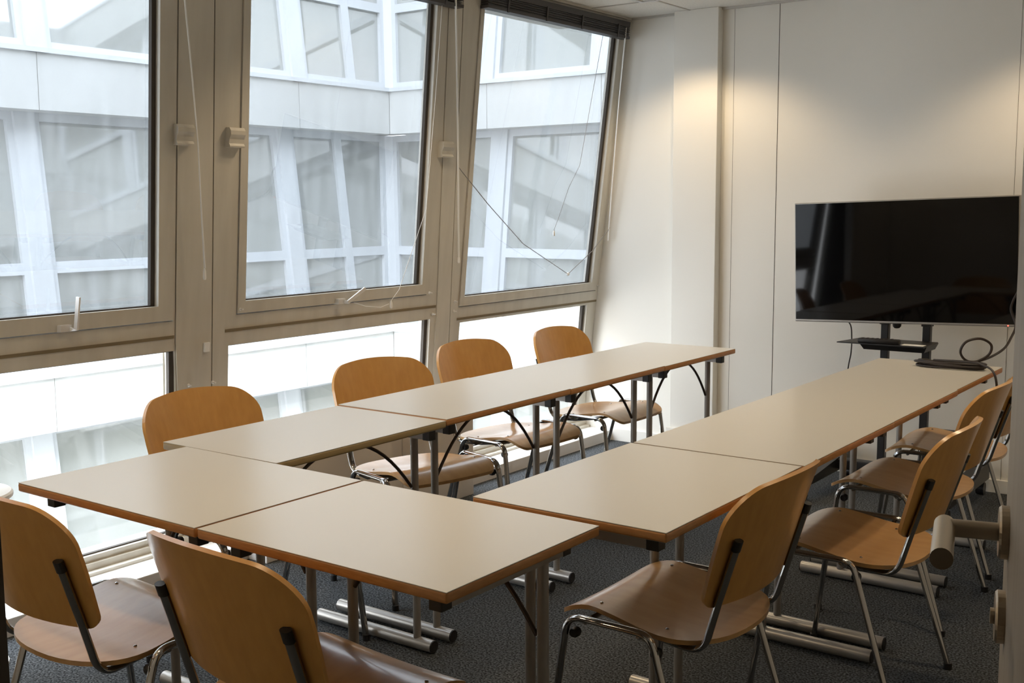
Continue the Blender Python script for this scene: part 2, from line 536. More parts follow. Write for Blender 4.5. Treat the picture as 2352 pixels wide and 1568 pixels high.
for W in WIN:
    n = W['n']
    root = empty('window_%d' % n)
    struct(root, WLAB[n - 1], 'window')
    winobj.append(root)
    s0, s1 = seam[n - 1], seam[n]
    # fixed frame around upper opening, transom and lower opening
    bm = B()
    zs = W['zs']
    ztr = zs - 0.005
    # fixed frame, seam to seam: upper ring
    ring_frame(bm, (W['pl'](ztr - 0.08), W['pr'](ztr - 0.08), ztr - 0.08, W['pl'](ZT), W['pr'](ZT), ZT),
               (W['sl'](ztr), W['sr'](ztr), ztr, W['sl'](ZGT + 0.03), W['sr'](ZGT + 0.03), ZGT + 0.03), -0.075, 0.0)
    # lower ring
    zt2 = ztr - 0.08
    ring_frame(bm, (s0(ZB) + 0.0, s1(ZB) - 0.0, ZB, W['pl'](zt2), W['pr'](zt2), zt2),
               (W['ll'](0.125), W['lr'](0.125), 0.125, W['ll'](W['zl']), W['lr'](W['zl']), W['zl']), -0.075, -0.001)
    obj('window_frame', bm, M['frame'], root)
    # sash
    bm = B()
    sg = 0.003
    ring_frame(bm, (W['sl'](zs) + sg, W['sr'](zs) - sg, zs, W['sl'](ZGT + 0.025) + sg, W['sr'](ZGT + 0.025) - sg, ZGT + 0.025),
               (W['gl'](W['zg']), W['gr'](W['zg']), W['zg'], W['gl'](ZGT), W['gr'](ZGT), ZGT), -0.06, 0.006)
    obj('sash', bm, M['frame'], root)
    # dark gaskets: around the glass reveal, and around the lower glass
    bm = B()
    ring_frame(bm, (W['gl'](W['zg']) - 0.002, W['gr'](W['zg']) + 0.002, W['zg'] - 0.002, W['gl'](ZGT) - 0.002, W['gr'](ZGT) + 0.002, ZGT + 0.002),
               (W['gl'](W['zg']) + 0.002, W['gr'](W['zg']) - 0.018, W['zg'] + 0.005, W['gl'](ZGT) + 0.002, W['gr'](ZGT) - 0.018, ZGT - 0.004), -0.035, -0.018)
    ring_frame(bm, (W['ll'](0.125) - 0.001, W['lr'](0.125) + 0.001, 0.124, W['ll'](W['zl']) - 0.001, W['lr'](W['zl']) + 0.001, W['zl'] + 0.001),
               (W['ll'](0.125) + 0.002, W['lr'](0.125) - 0.022, 0.13, W['ll'](W['zl']) + 0.002, W['lr'](W['zl']) - 0.022, W['zl'] - 0.004), -0.035, -0.018)
    obj('gasket', bm, M['groove'], root)
    bm = B()
    wbox(bm, W['pl'](zs - 0.062) + 0.004, W['pr'](zs - 0.062) - 0.004, zs - 0.072, W['pl'](zs - 0.062) + 0.004, W['pr'](zs - 0.062) - 0.004, zs - 0.060, -0.002, 0.002)
    obj('weather_strip', bm, M['olive'], root)
    for nm, a, b, z0, z1, mm in (('upper_pane', 'gl', 'gr', W['zg'] - 0.005, ZGT + 0.005, 'upper'), ('lower_pane', 'll', 'lr', 0.12, W['zl'] + 0.005, 'lower')):
        bm = B()
        wbox(bm, W[a](z0) - 0.004, W[b](z0) + 0.004, z0, W[a](z1) - 0.004, W[b](z1) + 0.004, z1, -0.043, -0.037)
        obj(nm, bm, M[mm], root)
    if n < 3:
        yk = (W['sr'](1.67) if n == 1 else W['sl'](1.67) - 0.055)
        for kk in ([(1.190, 1.265)] if n == 1 else [(1.432, 1.504), (2.697, 2.780)]):
            bm = B()
            y0, y1 = kk
            pr = [(0.0, 1.712), (0.024, 1.712), (0.034, 1.70), (0.036, 1.685), (0.028, 1.668), (0.027, 1.652), (0.034, 1.642), (0.033, 1.637), (0.0, 1.637)]
            A_ = [bm.verts.new(wp(y0, z, o)) for o, z in pr]
            B_ = [bm.verts.new(wp(y1, z, o)) for o, z in pr]
            bm.faces.new(A_); bm.faces.new(B_[::-1])
            for q in range(len(pr)):
                q2 = (q + 1) % len(pr)
                bm.faces.new((A_[q], A_[q2], B_[q2], B_[q]))
            obj('hinge_cover', bm, M['frame'], root)

# latch handles
def latch(root, base, p0, p1):
    bm = B()
    y, z = base
    wbox(bm, y - 0.022, y + 0.018, z - 0.012, y - 0.022, y + 0.018, z + 0.012, 0.0, 0.03)
    h = obj('latch_handle', bm, M['silver'], root)
    bm = B()
    tube(bm, [wp(y + 0.012, z - 0.004, 0.032), wp(p0[0], p0[1], 0.05), wp(p1[0], p1[1], 0.056)], 0.008, 8, square=True, sx=0.9, sy=0.5)
    obj('lever', bm, M['silver'], h)
latch(winobj[0], (0.762, 0.997), (0.785, 0.992), (0.787, 1.106))
latch(winobj[1], (2.098, 0.995), (2.112, 0.990), (2.210, 1.046))
for root, pins in ((winobj[0], [(1.306, 0.72)]), (winobj[1], [(1.424, 0.717), (2.757, 0.882), (2.718, 0.99), (1.545, 1.002)]), (winobj[2], [(2.921, 0.932), (2.920, 0.884), (4.275, 0.93)])):
    for y, z in pins:
        bm = B()
        lathe(bm, wp(y, z, 0.0), [(0.007, 0), (0.007, 0.006), (0.0035, 0.008), (0.0035, 0.022), (0, 0.023)], 10, axis=(1, 0, 0))
        obj('pin', bm, M['silver'], root)
bm = B(); wbox(bm, 1.372, 1.397, 0.845, 1.372, 1.397, 0.882, 0, 0.012)
obj('catch', bm, M['white'], winobj[0])

# posts between the windows (two halves meeting in a dark seam)
for i, (a, s, b) in enumerate(((WIN[0]['pr'], seam[1], WIN[1]['pl']), (WIN[1]['pr'], seam[2], WIN[2]['pl']))):
    root = empty('trim_%d' % (i + 2))
    struct(root, ['grey window post between the left and middle windows', 'grey window post between the middle and right windows'][i], 'window post')
    for l, r in ((a, s), (s, b)):
        bm = B()
        wbox(bm, l(0.9) + 0.0035, r(0.9) - 0.002, 0.90, l(ZT) + 0.0035, r(ZT) - 0.002, ZT, -0.075, 0.003)
        wbox(bm, WIN[i]['lr'](ZB) + 0.03 if l is a else r(ZB) * 0 + s(ZB) + 0.002, s(ZB) - 0.002 if l is a else WIN[i + 1]['ll'](ZB) - 0.03, ZB,
             l(0.9) + 0.0035, r(0.9) - 0.002, 0.90, -0.075, 0.003)
        obj('post_cover', bm, M['frame'], root)
    bm = B()
    wbox(bm, s(ZB) - 0.005, s(ZB) + 0.005, ZB, s(ZT) - 0.005, s(ZT) + 0.005, ZT, -0.07, -0.004)
    for g in (a, b):
        wbox(bm, g(0.9) - 0.004, g(0.9) + 0.004, 0.905, g(ZT) - 0.004, g(ZT) + 0.004, ZT, -0.07, -0.006)
    obj('seam', bm, M['groove'], root)

# sill box, ledge and wall left of the windows
wl = empty('wall_left'); struct(wl, 'window wall base and ledge below the leaning windows', 'wall')
bm = B()
box(bm, -1.30, -0.92, -0.02, YW, 0.0, 0.062, bev=0.002)
obj('ledge', bm, M['white'], wl)
bm = B()
box(bm, -1.30, -1.075, -0.02, YW, 0.062, 0.075)
box(bm, -1.30, -1.105, -0.02, YW, 0.075, 0.10)
obj('sill_rail', bm, M['frame'], wl)
bm = B(); box(bm, -0.80, -0.74, YB - 0.12, -0.02, 0, ZC); box(bm, -1.20, -0.80, -0.06, -0.022, 0, 0.1)
obj('wall_panel', bm, M['wall'], wl)
bm = B()
box(bm, -1.30, -0.79, -0.02, YW, ZC - 0.012, ZC + 0.05)
box(bm, -1.00, -0.802, -0.02, YW, ZC - 0.06, ZC - 0.012)
obj('head_rail', bm, M['frame'], wl)
bm = B(); box(bm, -0.9215, -0.9195, -0.02, YW, 0.0, 0.058)
struct(obj('baseboard_left', bm, M['panel']), 'grey baseboard under the window ledge', 'baseboard')

# outside face of this wing of the building, with its other windows
wo = empty('wall_outside'); struct(wo, 'white outer wall of this wing of the building', 'wall')
def lean(z, zb):
    return WA + WB * (z - zb)
bm = B()
box(bm, -1.32, -1.14, -9, 11.6, -0.58, 0.0)
box(bm, -1.32, -1.14, -9, 11.6, -3.94, -3.36)
box(bm, -1.18, -0.70, -9, 11.6, ZC + 0.055, 3.00)
box(bm, -1.18, -0.70, -9, 11.6, ZC + 3.42, 6.36)
box(bm, -1.20, -1.14, -9, 11.6, -4.3, -3.94)
for zb in (-3.36, 0.0, 3.0):
    y = -8.0
    ys = []
    while y < 10.6:
        if not (zb == 0.0 and YB - 0.3 < y < YW + 0.1):
            ys.append(y)
        y += 1.42
    for y in ys:
        h = 2.78 if zb < 0 else (ZC + 0.055 if zb == 0 else 2.89)
        hexa(bm, [(WA + 0.02, y - 0.12, zb), (WA - 0.02, y - 0.12, zb), (WA - 0.02, y + 0.12, zb), (WA + 0.02, y + 0.12, zb),
                  (WA + WB * h + 0.02, y - 0.12, zb + h), (WA + WB * h - 0.02, y - 0.12, zb + h), (WA + WB * h - 0.02, y + 0.12, zb + h), (WA + WB * h + 0.02, y + 0.12, zb + h)])
        hexa(bm, [(WA + 0.12, y, zb + 0.86), (WA + 0.08, y, zb + 0.86), (WA + 0.08, min(y + 1.42, 11.6), zb + 0.86), (WA + 0.12, min(y + 1.42, 11.6), zb + 0.86),
                  (WA + 0.14, y, zb + 1.0), (WA + 0.10, y, zb + 1.0), (WA + 0.10, min(y + 1.42, 11.6), zb + 1.0), (WA + 0.14, min(y + 1.42, 11.6), zb + 1.0)])
obj('outer_panel', bm, M['facade'], wo)
bm = B()
for zb, h in ((-3.36, 2.78), (3.0, 2.89)):
    hexa(bm, [(WA + 0.05, -9, zb), (WA, -9, zb), (WA, 11.6, zb), (WA + 0.05, 11.6, zb),
              (WA + WB * h + 0.05, -9, zb + h), (WA + WB * h, -9, zb + h), (WA + WB * h, 11.6, zb + h), (WA + WB * h + 0.05, 11.6, zb + h)])
for y0, y1 in ((-9, -0.03), (YW + 0.06, 11.6)):
    h = ZC + 0.055
    hexa(bm, [(WA + 0.05, y0, 0), (WA, y0, 0), (WA, y1, 0), (WA + 0.05, y1, 0),
              (WA + WB * h + 0.05, y0, h), (WA + WB * h, y0, h), (WA + WB * h, y1, h), (WA + WB * h + 0.05, y1, h)])
obj('outer_glazing', bm, M['fpane'], wo)

# grey convector cabinet against the ledge
root = empty('convector_cabinet', (-0.86, 2.15, 0))
tag(root, 'low grey metal convector cabinet standing against the window ledge behind the chairs', 'heater')
for y0, y1 in ((-0.68, 0.131), (0.135, 0.650)):
    bm = B(); box(bm, -0.055, 0.055, y0, y1, 0.0, 0.40, bev=0.004)
    obj('front_panel', bm, M['panel'], root)

# ------------------------------------------------------------------ blinds
BL = [(0.0, 1.21, 2.44, 2.36), (1.43, 2.735, 2.44, 2.315), (2.915, 4.235, 2.435, 2.342)]
BLAB = ['dark raised venetian blind above the left window with a long white cord', 'dark raised venetian blind above the middle window with a white wand',
        'dark raised venetian blind above the right window with a hanging bead cord']
blinds = []
for i, (y0, y1, zt, zb) in enumerate(BL):
    root = empty('venetian_blind', wp((y0 + y1) / 2, zt, 0.03))
    tag(root, BLAB[i], 'blind', 'raised venetian blinds at the window heads')
    blinds.append(root)
    ox, oy, oz = root.location
    def loc(p):
        return (p[0] - ox, p[1] - oy, p[2] - oz)
    bm = B(); hexa(bm, [loc(wp(y, z, o)) for z in (zt - 0.03, zt) for y, o in ((y0, 0.008), (y0, 0.05), (y1, 0.05), (y1, 0.008))])
    obj('headrail', bm, M['blind'], root)
    bm = B()
    n = 9
    for k in range(n):
        z = zb + 0.012 + k * (zt - 0.032 - zb - 0.012) / n
        hexa(bm, [loc(wp(y, zz, o)) for zz in (z, z + 0.0035) for y, o in ((y0 + 0.004, 0.006), (y0 + 0.004, 0.054 - 0.004 * (k % 2)), (y1 - 0.004, 0.054 - 0.004 * (k % 2)), (y1 - 0.004, 0.006))])
    obj('slat_stack', bm, M['blind'], root)
    bm = B(); hexa(bm, [loc(wp(y, zz, o)) for zz in (zb, zb + 0.014) for y, o in ((y0 + 0.002, 0.006), (y0 + 0.002, 0.056), (y1 - 0.002, 0.056), (y1 - 0.002, 0.006))])
    obj('bottom_rail', bm, M['blind'], root)
    for t in (0.12, 0.37, 0.62, 0.90):
        y = y0 + (y1 - y0) * t
        bm = B(); hexa(bm, [loc(wp(yy, zz, o)) for zz in (zb - 0.003, zt - 0.025) for yy, o in ((y - 0.006, 0.054), (y - 0.006, 0.059), (y + 0.006, 0.059), (y + 0.006, 0.054))])
        obj('ladder_tape', bm, M['blind'], root)

def cordpart(name, bl, pts, r, m, tass=None):
    ox, oy, oz = bl.location
    q = [Vector(wp(y, z, o)) - Vector((ox, oy, oz)) for y, z, o in pts]
    bm = B(); tube(bm, q, r, 6)
    c = obj(name, bm, m, bl, True)
    if tass:
        bm = B()
        lathe(bm, q[-1] + Vector((0, 0, -tass)), [(0.003, tass), (0.006, tass * 0.7), (0.007, tass * 0.2), (0.005, 0)], 10)
        obj('tassel', bm, M['cord'], c, True)
    return c
cordpart('pull_cord', blinds[0], [(1.150, 2.40, .05), (1.186, 2.14, .05), (1.225, 1.919, .05), (1.269, 1.643, .05), (1.299, 1.371, .05), (1.322, 1.18, .05)], 0.0024, M['cord'], 0.045)
cordpart('pull_cord', blinds[0], [(1.146, 2.40, .055), (1.180, 2.14, .055), (1.219, 1.919, .055), (1.265, 1.643, .055), (1.297, 1.371, .055), (1.322, 1.18, .055)], 0.0022, M['cord'])
cordpart('wand', blinds[1], [(2.668, 2.40, .055), (2.672, 2.343, .055), (2.768, 1.763, .055), (2.858, 1.165, .055)], 0.005, M['cord'], 0.035)
def sag(a, b, n, amp):
    return [(a[0] + (b[0] - a[0]) * k / n, a[1] + (b[1] - a[1]) * k / n + amp * math.sin(PI * k / n), .045) for k in range(n + 1)]
cordpart('pull_cord', blinds[2], [(4.190, 2.40, .05), (4.205, 1.954, .05), (4.236, 1.485, .05), (4.258, 1.20, .05)], 0.004, M['cord'])
cordpart('pull_cord', blinds[2], [(4.184, 2.40, .058), (4.194, 1.954, .058), (4.222, 1.485, .058), (4.236, 1.34, .058)], 0.002, M['cord'])
bp_ = [(2.80, 1.60, .045), (2.841, 1.571, .045), (3.072, 1.414, .045), (3.406, 1.207, .045), (3.871, 1.022, .045), (4.109, 1.147, .045), (4.262, 1.275, .05)]
bc = cordpart('bead_cord', blinds[2], bp_, 0.0022, M['bead'])
bm = B(); ball(bm, Vector(wp(3.871, 1.022, .045)) - blinds[2].location, 0.010); obj('cord_weight', bm, M['cord'], bc, True)
cordpart('thin_cord', blinds[2], [(4.02, 2.34, .01), (3.926, 1.629, .01), (3.839, 1.507, .01), (3.779, 1.363, .01), (3.735, 1.27, .01)], 0.0013, M['bead'], 0.03)
cordpart('thin_cord', blinds[1], [(2.62, 2.33, .02), (2.615, 1.90, .03), (2.602, 1.395, .04), (2.456, 1.024, .04), (2.406, 0.975, .04)], 0.0014, M['cord'], 0.035)
cordpart('thin_cord', blinds[1], [(2.392, 0.962, .04), (2.34, 0.950, .04), (2.24, 0.962, .04), (2.16, 0.985, .04)], 0.0014, M['cord'])

# ------------------------------------------------------------------ courtyard building opposite
ground = B(); box(ground, -9.4, -1.3, -9, 11.5, -4.4, -4.2)
struct(obj('courtyard_ground', ground, M['ground']), 'pale courtyard paving far below the windows', 'ground')
cb = empty('courtyard_building', (-8.3, 10.45, -4.2))
tag(cb, 'white office building across the courtyard with rows of leaning windows', 'building')
X0, Y0, ZF, GH, FH = -8.3, 10.45, -0.37, 2.78, 3.36
ORG = Vector(cb.location)
def fbox(bm, wing, s0, s1, z0, z1, o0, o1, zb=None, mi=0, e0=0, e1=0):
    """o = distance in front of the spandrel plane; zb set: lean back with height above zb"""
    P = []
    for z in (z0, z1):
        ln = 0.33 * (z - zb) / GH if zb is not None else 0.0
        sa, sb = s0 + e0 * ln, s1 + e1 * ln
        for s, o in ((sa, o0), (sa, o1), (sb, o1), (sb, o0)):
            if wing == 0:
                P.append(Vector((X0 + o - ln, s, z)) - ORG)
            else:
                P.append(Vector((s, Y0 - o + ln, z)) - ORG)
    hexa(bm, P, mi)
LW = [-5.60, -3.82, -2.03, -0.25, 1.55, 3.35, 5.15, 6.95, 8.75, 10.45]
RW = [-8.3, -6.58, -4.82, -3.06, -0.9]
for wing, lines in ((0, LW), (1, RW)):
    for fl in (-1, 0, 1):
        zb = ZF + FH * fl
        s0, s1 = lines[0] - (0 if wing else 0.4), lines[-1]
        e1 = 0.0
        # spandrel above this floor's windows
        bm = B()
        for a, b in zip(lines, lines[1:]):
            fbox(bm, wing, a + 0.004, b - 0.004, zb + GH, zb + FH, -0.40, 0.0)
        obj('spandrel', bm, M['facade'], cb)
        bm = B(); fbox(bm, wing, s0, s1 + (0.33 if wing == 0 else 0), zb + GH + 0.005, zb + FH - 0.005, -0.42, -0.006)
        obj('spandrel_joint', bm, M['fdark'], cb)
        bm = B(); fbox(bm, wing, s0, s1, zb + FH - 0.0, zb + FH + 0.05, -0.1, 0.035)
        obj('window_sill', bm, M['fframe'], cb)
        for k, (a, b) in enumerate(zip(lines, lines[1:])):
            if wing == 0 and b < 1.0:
                continue
            corner = (wing == 0 and b == lines[-1]) or (wing == 1 and a == lines[0])
            # pilaster at the bay line
            bm = B(); c = a if wing == 0 else b
            fbox(bm, wing, c - 0.115, c + 0.115, zb, zb + GH, -0.12, 0.03, zb)
            obj('pilaster', bm, M['fframe'], cb)
            zr = zb + 1.15
            l, r = a + 0.115, b - 0.115
            if corner:
                if wing == 0:
                    r = b - 0.07
                else:
                    l = a + 0.07
            splits = [l, (l + r) / 2 + 0.12, r] if (wing == 0 and corner) else [l, r]
            for q in range(len(splits) - 1):
                sl, sr = splits[q], splits[q + 1]
                t = 0.07
                ea = -1 if (wing == 1 and corner) else 0
                eb = 1 if (wing == 0 and corner and q == len(splits) - 2) else 0
                bm = B()
                fbox(bm, wing, sl, sl + t, zb + 0.05, zb + GH, -0.09, -0.01, zb, e0=ea, e1=ea)
                fbox(bm, wing, sr - t, sr, zb + 0.05, zb + GH, -0.09, -0.01, zb, e0=eb, e1=eb)
                for za, zc in ((zb + GH - 0.09, zb + GH), (zr - 0.06, zr + 0.06), (zb + 0.04, zb + 0.12)):
                    fbox(bm, wing, sl + t, sr - t, za, zc, -0.09, -0.008, zb, e0=ea, e1=eb)
                fr = obj('window_frame', bm, M['fframe'], cb)
                for z0, z1, nm in ((zb + 0.12, zr - 0.06, 'lower_pane'), (zr + 0.06, zb + GH - 0.09, 'upper_pane')):
                    bm = B(); fbox(bm, wing, sl + t, sr - t, z0, z1, -0.08, -0.06, zb, e0=ea, e1=eb)
                    obj(nm, bm, M['fpane'], fr)
        # dark body behind
        bm = B(); fbox(bm, wing, s0, s1, zb, zb + GH, -0.75, -0.55)
        obj('inner_wall', bm, M['fdark'], cb)
    bm = B(); 
    fbox(bm, wing, lines[0] - (0 if wing else 0.4), lines[-1], -4.2, ZF - FH, -0.4, 0.0)
    obj('base_wall', bm, M['facade'], cb)
for fl in (-1, 0, 1):
    zb = ZF + FH * fl
    bm = B()
    pts = [(X0 - 0.02, Y0 - 0.08), (X0 + 0.08, Y0 + 0.02), (X0 - 0.02, Y0 + 0.10), (X0 - 0.12, Y0 + 0.02)]
    hexa(bm, [Vector((x, y, zb)) - ORG for x, y in pts] + [Vector((x - 0.33, y + 0.33, zb + GH)) - ORG for x, y in pts])
    obj('corner_post', bm, M['fframe'], cb)

# ------------------------------------------------------------------ tables
ZTOP, TT = 0.75, 0.022
def make_table(wd, ln, edge, y_in=0.065, f0=-0.078, f1=0.428):
    """local: x 0..wd across (columns towards +x), y 0..ln along"""
    root = empty('folding_table')
    bm = B()
    box(bm, 0.001, wd - 0.001, 0.001, ln - 0.001, ZTOP - 0.0016, ZTOP, mi=0)
    box(bm, 0.006, wd - 0.006, 0.006, ln - 0.006, ZTOP - TT - 0.001, ZTOP - TT + 0.004, mi=0)
    top = obj('tabletop', bm, [M['laminate']], root)
    bm = B()
    v = box(bm, 0, wd, 0, ln, ZTOP - TT, ZTOP - 0.0012)
    es = [e for e in bm.edges]
    bmesh.ops.bevel(bm, geom=es, offset=0.0045, segments=3, affect='EDGES', profile=0.5)
    obj('edge_band', bm, edge, top, True)
    cx = wd * 0.77
    for yb in (y_in, ln - y_in):
        bm = B(); box(bm, 0.075, wd - 0.06, yb - 0.014, yb + 0.014, ZTOP - TT - 0.037, ZTOP - TT - 0.001)
        fr = obj('crossbar', bm, M['steel'], root)
        for x0, x1 in ((0.045, 0.0755), (wd - 0.0605, wd - 0.032)):
            bm = B(); box(bm, x0, x1, yb - 0.0155, yb + 0.0155, ZTOP - TT - 0.039, ZTOP - TT - 0.0005, bev=0.002)
            obj('end_cap', bm, M['black'], fr)
        bm = B(); tube(bm, [(cx, yb, ZTOP - TT - 0.037), (cx, yb, 0.03)], 0.0125, 14)
        obj('leg', bm, M['steel'], root, True)
        bm = B(); tube(bm, [(f0, yb, 0.022), (f1, yb, 0.022)], 0.0205, 16)
        ft = obj('foot_tube', bm, M['foot'], root, True)
        for xa, xb in ((f0 - 0.003, f0 + 0.0005), (f1 - 0.0005, f1 + 0.004)):
            bm = B(); tube(bm, [(xa, yb, 0.022), (xb, yb, 0.022)], 0.0195, 16)
            obj('end_cap', bm, M['black'], ft)
    bm = B()
    n = 20
    pts = []
    for k in range(n + 1):
        t = -1 + 2 * k / n
        pts.append((cx - 0.004, ln / 2 + t * (ln / 2 - y_in - 0.012), ZTOP - TT - 0.009 - 0.185 * abs(t) ** 2.1))
    tube(bm, pts, 0.0052, 10, ref=(1, 0, 0))
    obj('brace', bm, M['brace'], root, True)
    return root
TG = 'folding tables set in a U'
LY = [0.4989, 1.1993, 1.9066, 2.6165, 3.298]
LX, LWD = -0.1082, 0.4695
LLAB = ['folding table with a pale cream edge, nearest of the row along the windows',
        'folding table second in the window row, behind the cream-edged one',
        'folding table third in the window row, next to the last one',
        'folding table at the far end of the window row, nearest the far wall']
for i in range(4):
    t = make_table(LWD, LY[i + 1] - LY[i] - 0.003, M['cream'] if i == 0 else M['edge'], y_in=0.03 if i == 0 else 0.065)
    t.location = (LX - 0.0066 * (LY[i] - LY[0]), LY[i], [0.0, 0.004, 0.002, 0.0][i])
    t.rotation_euler = (0, 0, 0.0066)
    tag(t, LLAB[i], 'table', TG)
RY = [0.5239, 1.239, 1.9546, 2.6781, 3.3675]
RX, RWD = 0.9915, 0.4994
RLAB = ['folding table nearest in the right row, beside the chair closest to the camera',
        'folding table second in the right row, its seam half hidden by a chair back',
        'folding table third in the right row, before the one with the cable coil',
        'folding table at the far end of the right row, a cable coil on it']
for i in range(4):
    t = make_table(RWD, RY[i + 1] - RY[i] - 0.003, M['edge'], f0=0.026, f1=0.535)
    # turned round so that the columns stand on the inner side of the U
    t.location = (RX + RWD + [0, 0.006, 0.0, -0.008][i], RY[i + 1] - 0.003, [0.002, 0.003, 0.0, -0.002][i])
    t.rotation_euler = (0, 0, PI)
    tag(t, RLAB[i], 'table', TG)
FA, FB, FG = 0.6704, 0.498, 0.0084
for i in range(2):
    t = make_table(FB, FA, M['edge'], f0=0.0, f1=0.49)
    t.location = ((i + 1) * FA + i * FG, 0.0, 0.0)
    t.rotation_euler = (0, 0, PI / 2)
    tag(t, ['folding table at the left of the front row, by the window', 'folding table at the right of the front row, closest to the camera'][i], 'table', TG)

# ------------------------------------------------------------------ chairs
def back_y(x, z):
    return -0.218 - 0.31 * (z - 0.5) - 0.25 * max(0, z - 0.70) ** 2 + 1.0 * x * x
def make_chair():
    root = empty('stacking_chair')
    # seat
    bm = B()
    NI, NJ = 27, 19
    y0, y1 = -0.215, 0.205
    P = []
    for i in range(NI):
        t = i / (NI - 1)
        th = PI * t
        y = (y0 + y1) / 2 - (y1 - y0) / 2 * math.cos(th)
        if y < -0.08:
            q = (y + 0.08) / (y0 + 0.08)
            wv = 0.217 * max(0.0, 1 - min(1, q) ** 2.3) ** (1 / 2.3)
        elif y > 0.165:
            q = (y - 0.165) / (y1 - 0.165)
            wv = 0.165 + 0.040 * max(0.0, 1 - min(1, q) ** 2) ** 0.5
        else:
            wv = 0.217 - 0.012 * max(0, (y + 0.08)) / 0.245
        wv = max(wv, 0.004)
        row = []
        for j in range(NJ):
            x = wv * math.sin((-1 + 2 * j / (NJ - 1)) * PI / 2)
            z = 0.463 - 0.010 * math.exp(-((y + 0.06) / 0.10) ** 2) + 0.14 * x * x
            if y < 0.10:
                z -= 0.105 * (0.10 - y)
            if y > 0.10:
                z -= 3.2 * (y - 0.10) ** 2
            if y < -0.12:
                z += 0.5 * (y + 0.12) ** 2
            row.append((x, y, z))
        P.append(row)
    shell(bm, P, lambda i, j: (0, 0, -1), 0.011)
    st = obj('seat', bm, M['seatwood'], root, True)
    for x, y in ((-0.172, 0.10), (0.172, 0.10), (-0.165, -0.075), (0.165, -0.075)):
        bm = B(); lathe(bm, (x, y, 0.466 if y > 0 else 0.4385), [(0.0042, -0.003), (0.0042, 0.002), (0.002, 0.0032), (0, 0.0032)], 10)
        obj('bolt', bm, M['chrome'], st, True)
    # back
    bm = B()
    P = []
    z0, z1 = 0.528, 0.808
    NI = 27
    for i in range(NI):
        z = (z0 + z1) / 2 - (z1 - z0) / 2 * math.cos(PI * i / (NI - 1))
        wv = 0.212 + 0.016 * math.sin(min(1, max(0, (z - 0.5) / 0.28)) * PI * 0.6)
        rc = 0.080
        if z > z1 - rc:
            q = (z - (z1 - rc))
            wv = wv - rc + math.sqrt(max(0.0, rc * rc - q * q))
        if z < 0.556:
            q = min(1, (0.556 - z) / (0.556 - z0))
            wv = wv - 0.030 + 0.030 * max(0, 1 - q * q) ** 0.5
        wv = max(wv, 0.004)
        P.append([])
        for j in range(19):
            x = wv * math.sin((-1 + 2 * j / 18) * PI / 2)
            zz = z + 0.012 * max(0.0, (z - 0.62) / 0.19) * (1 - (x / 0.16) ** 2)
            P[-1].append((x, back_y(x, zz), zz))
    def bn(i, j):
        x = P[i][j][0]
        v = Vector((2.0 * x, -1, -0.33))
        return v.normalized()
    shell(bm, P, bn, 0.011)
    bk = obj('backrest', bm, M['wood'], root, True)
    # back posts
    for s in (-1, 1):
        bm = B()
        px = 0.190 * s
        yb = lambda z: back_y(0.19, z) - 0.0215
        pts = fillet([(0.12 * s, 0.06, 0.428), (0.165 * s, -0.06, 0.414), (0.187 * s, -0.178, 0.412), (px, yb(0.54), 0.54), (px, yb(0.665), 0.665)], [0.05, 0.06, 0.0], 7)
        tube(bm, pts, 0.010, 12, ref=(1, 0, 0), sx=1.25, sy=0.8)
        ps = obj('back_post', bm, M['chrome'], root, True)
        bm = B(); tube(bm, [(px, yb(0.664), 0.664), (px, yb(0.684), 0.684), (px, yb(0.688), 0.688)], 0.0112, 12, ref=(1, 0, 0), sx=1.22, sy=0.85)
        obj('end_cap', bm, M['black'], ps, True)
        # side frame: front leg, side rail, rear leg in one bent tube; the straight parts are legs
        xs = 0.247 * s
        A_ = Vector((0.264 * s, 0.205, 0.012)); Bc = Vector((xs, 0.148, 0.449)); Cc = Vector((xs, -0.078, 0.449)); D_ = Vector((0.264 * s, -0.215, 0.012))
        path = fillet([A_, Bc, Cc, D_], [0.05, 0.05], 8)
        cut = [k for k, p in enumerate(path)]
        mid = [p for p in path if p.z > 0.395]
        zf = 0.396
        pa = A_ + (Bc - A_) * ((zf - A_.z) / (Bc.z - A_.z))
        pd = D_ + (Cc - D_) * ((zf - D_.z) / (Cc.z - D_.z))
        bm = B(); tube(bm, [pa] + mid + [pd], 0.0095, 12, ref=(1, 0, 0), sx=1.25, sy=0.85)
        obj('side_rail', bm, M['chrome'], root, True)
        for e, t in ((A_, pa), (D_, pd)):
            bm = B(); tube(bm, [e, t], 0.0095, 12, ref=(1, 0, 0), sx=1.25, sy=0.85)
            lg = obj('leg', bm, M['chrome'], root, True)
            bm = B(); tube(bm, [(e.x, e.y, 0.0), (e.x, e.y, 0.02)], 0.0125, 10)
            obj('foot_cap', bm, M['black'], lg, True)
        for y, z in ((0.135, 0.405), (-0.085, 0.405)):
            bm = B(); lathe(bm, (0.238 * s, y, z), [(0.011, -0.016), (0.013, -0.01), (0.013, 0.0), (0.010, 0.006)], 10, axis=(s, 0, 0))
            obj('bumper', bm, M['black'], root, True)
    for y, z in ((0.10, 0.4415), (-0.045, 0.421)):
        bm = B(); tube(bm, [(-0.2475, y, 0.4415), (-0.21, y, z), (0.21, y, z), (0.2475, y, 0.4415)], 0.0065, 8)
        obj('crossbar', bm, M['chrome'], root, True)
    return root
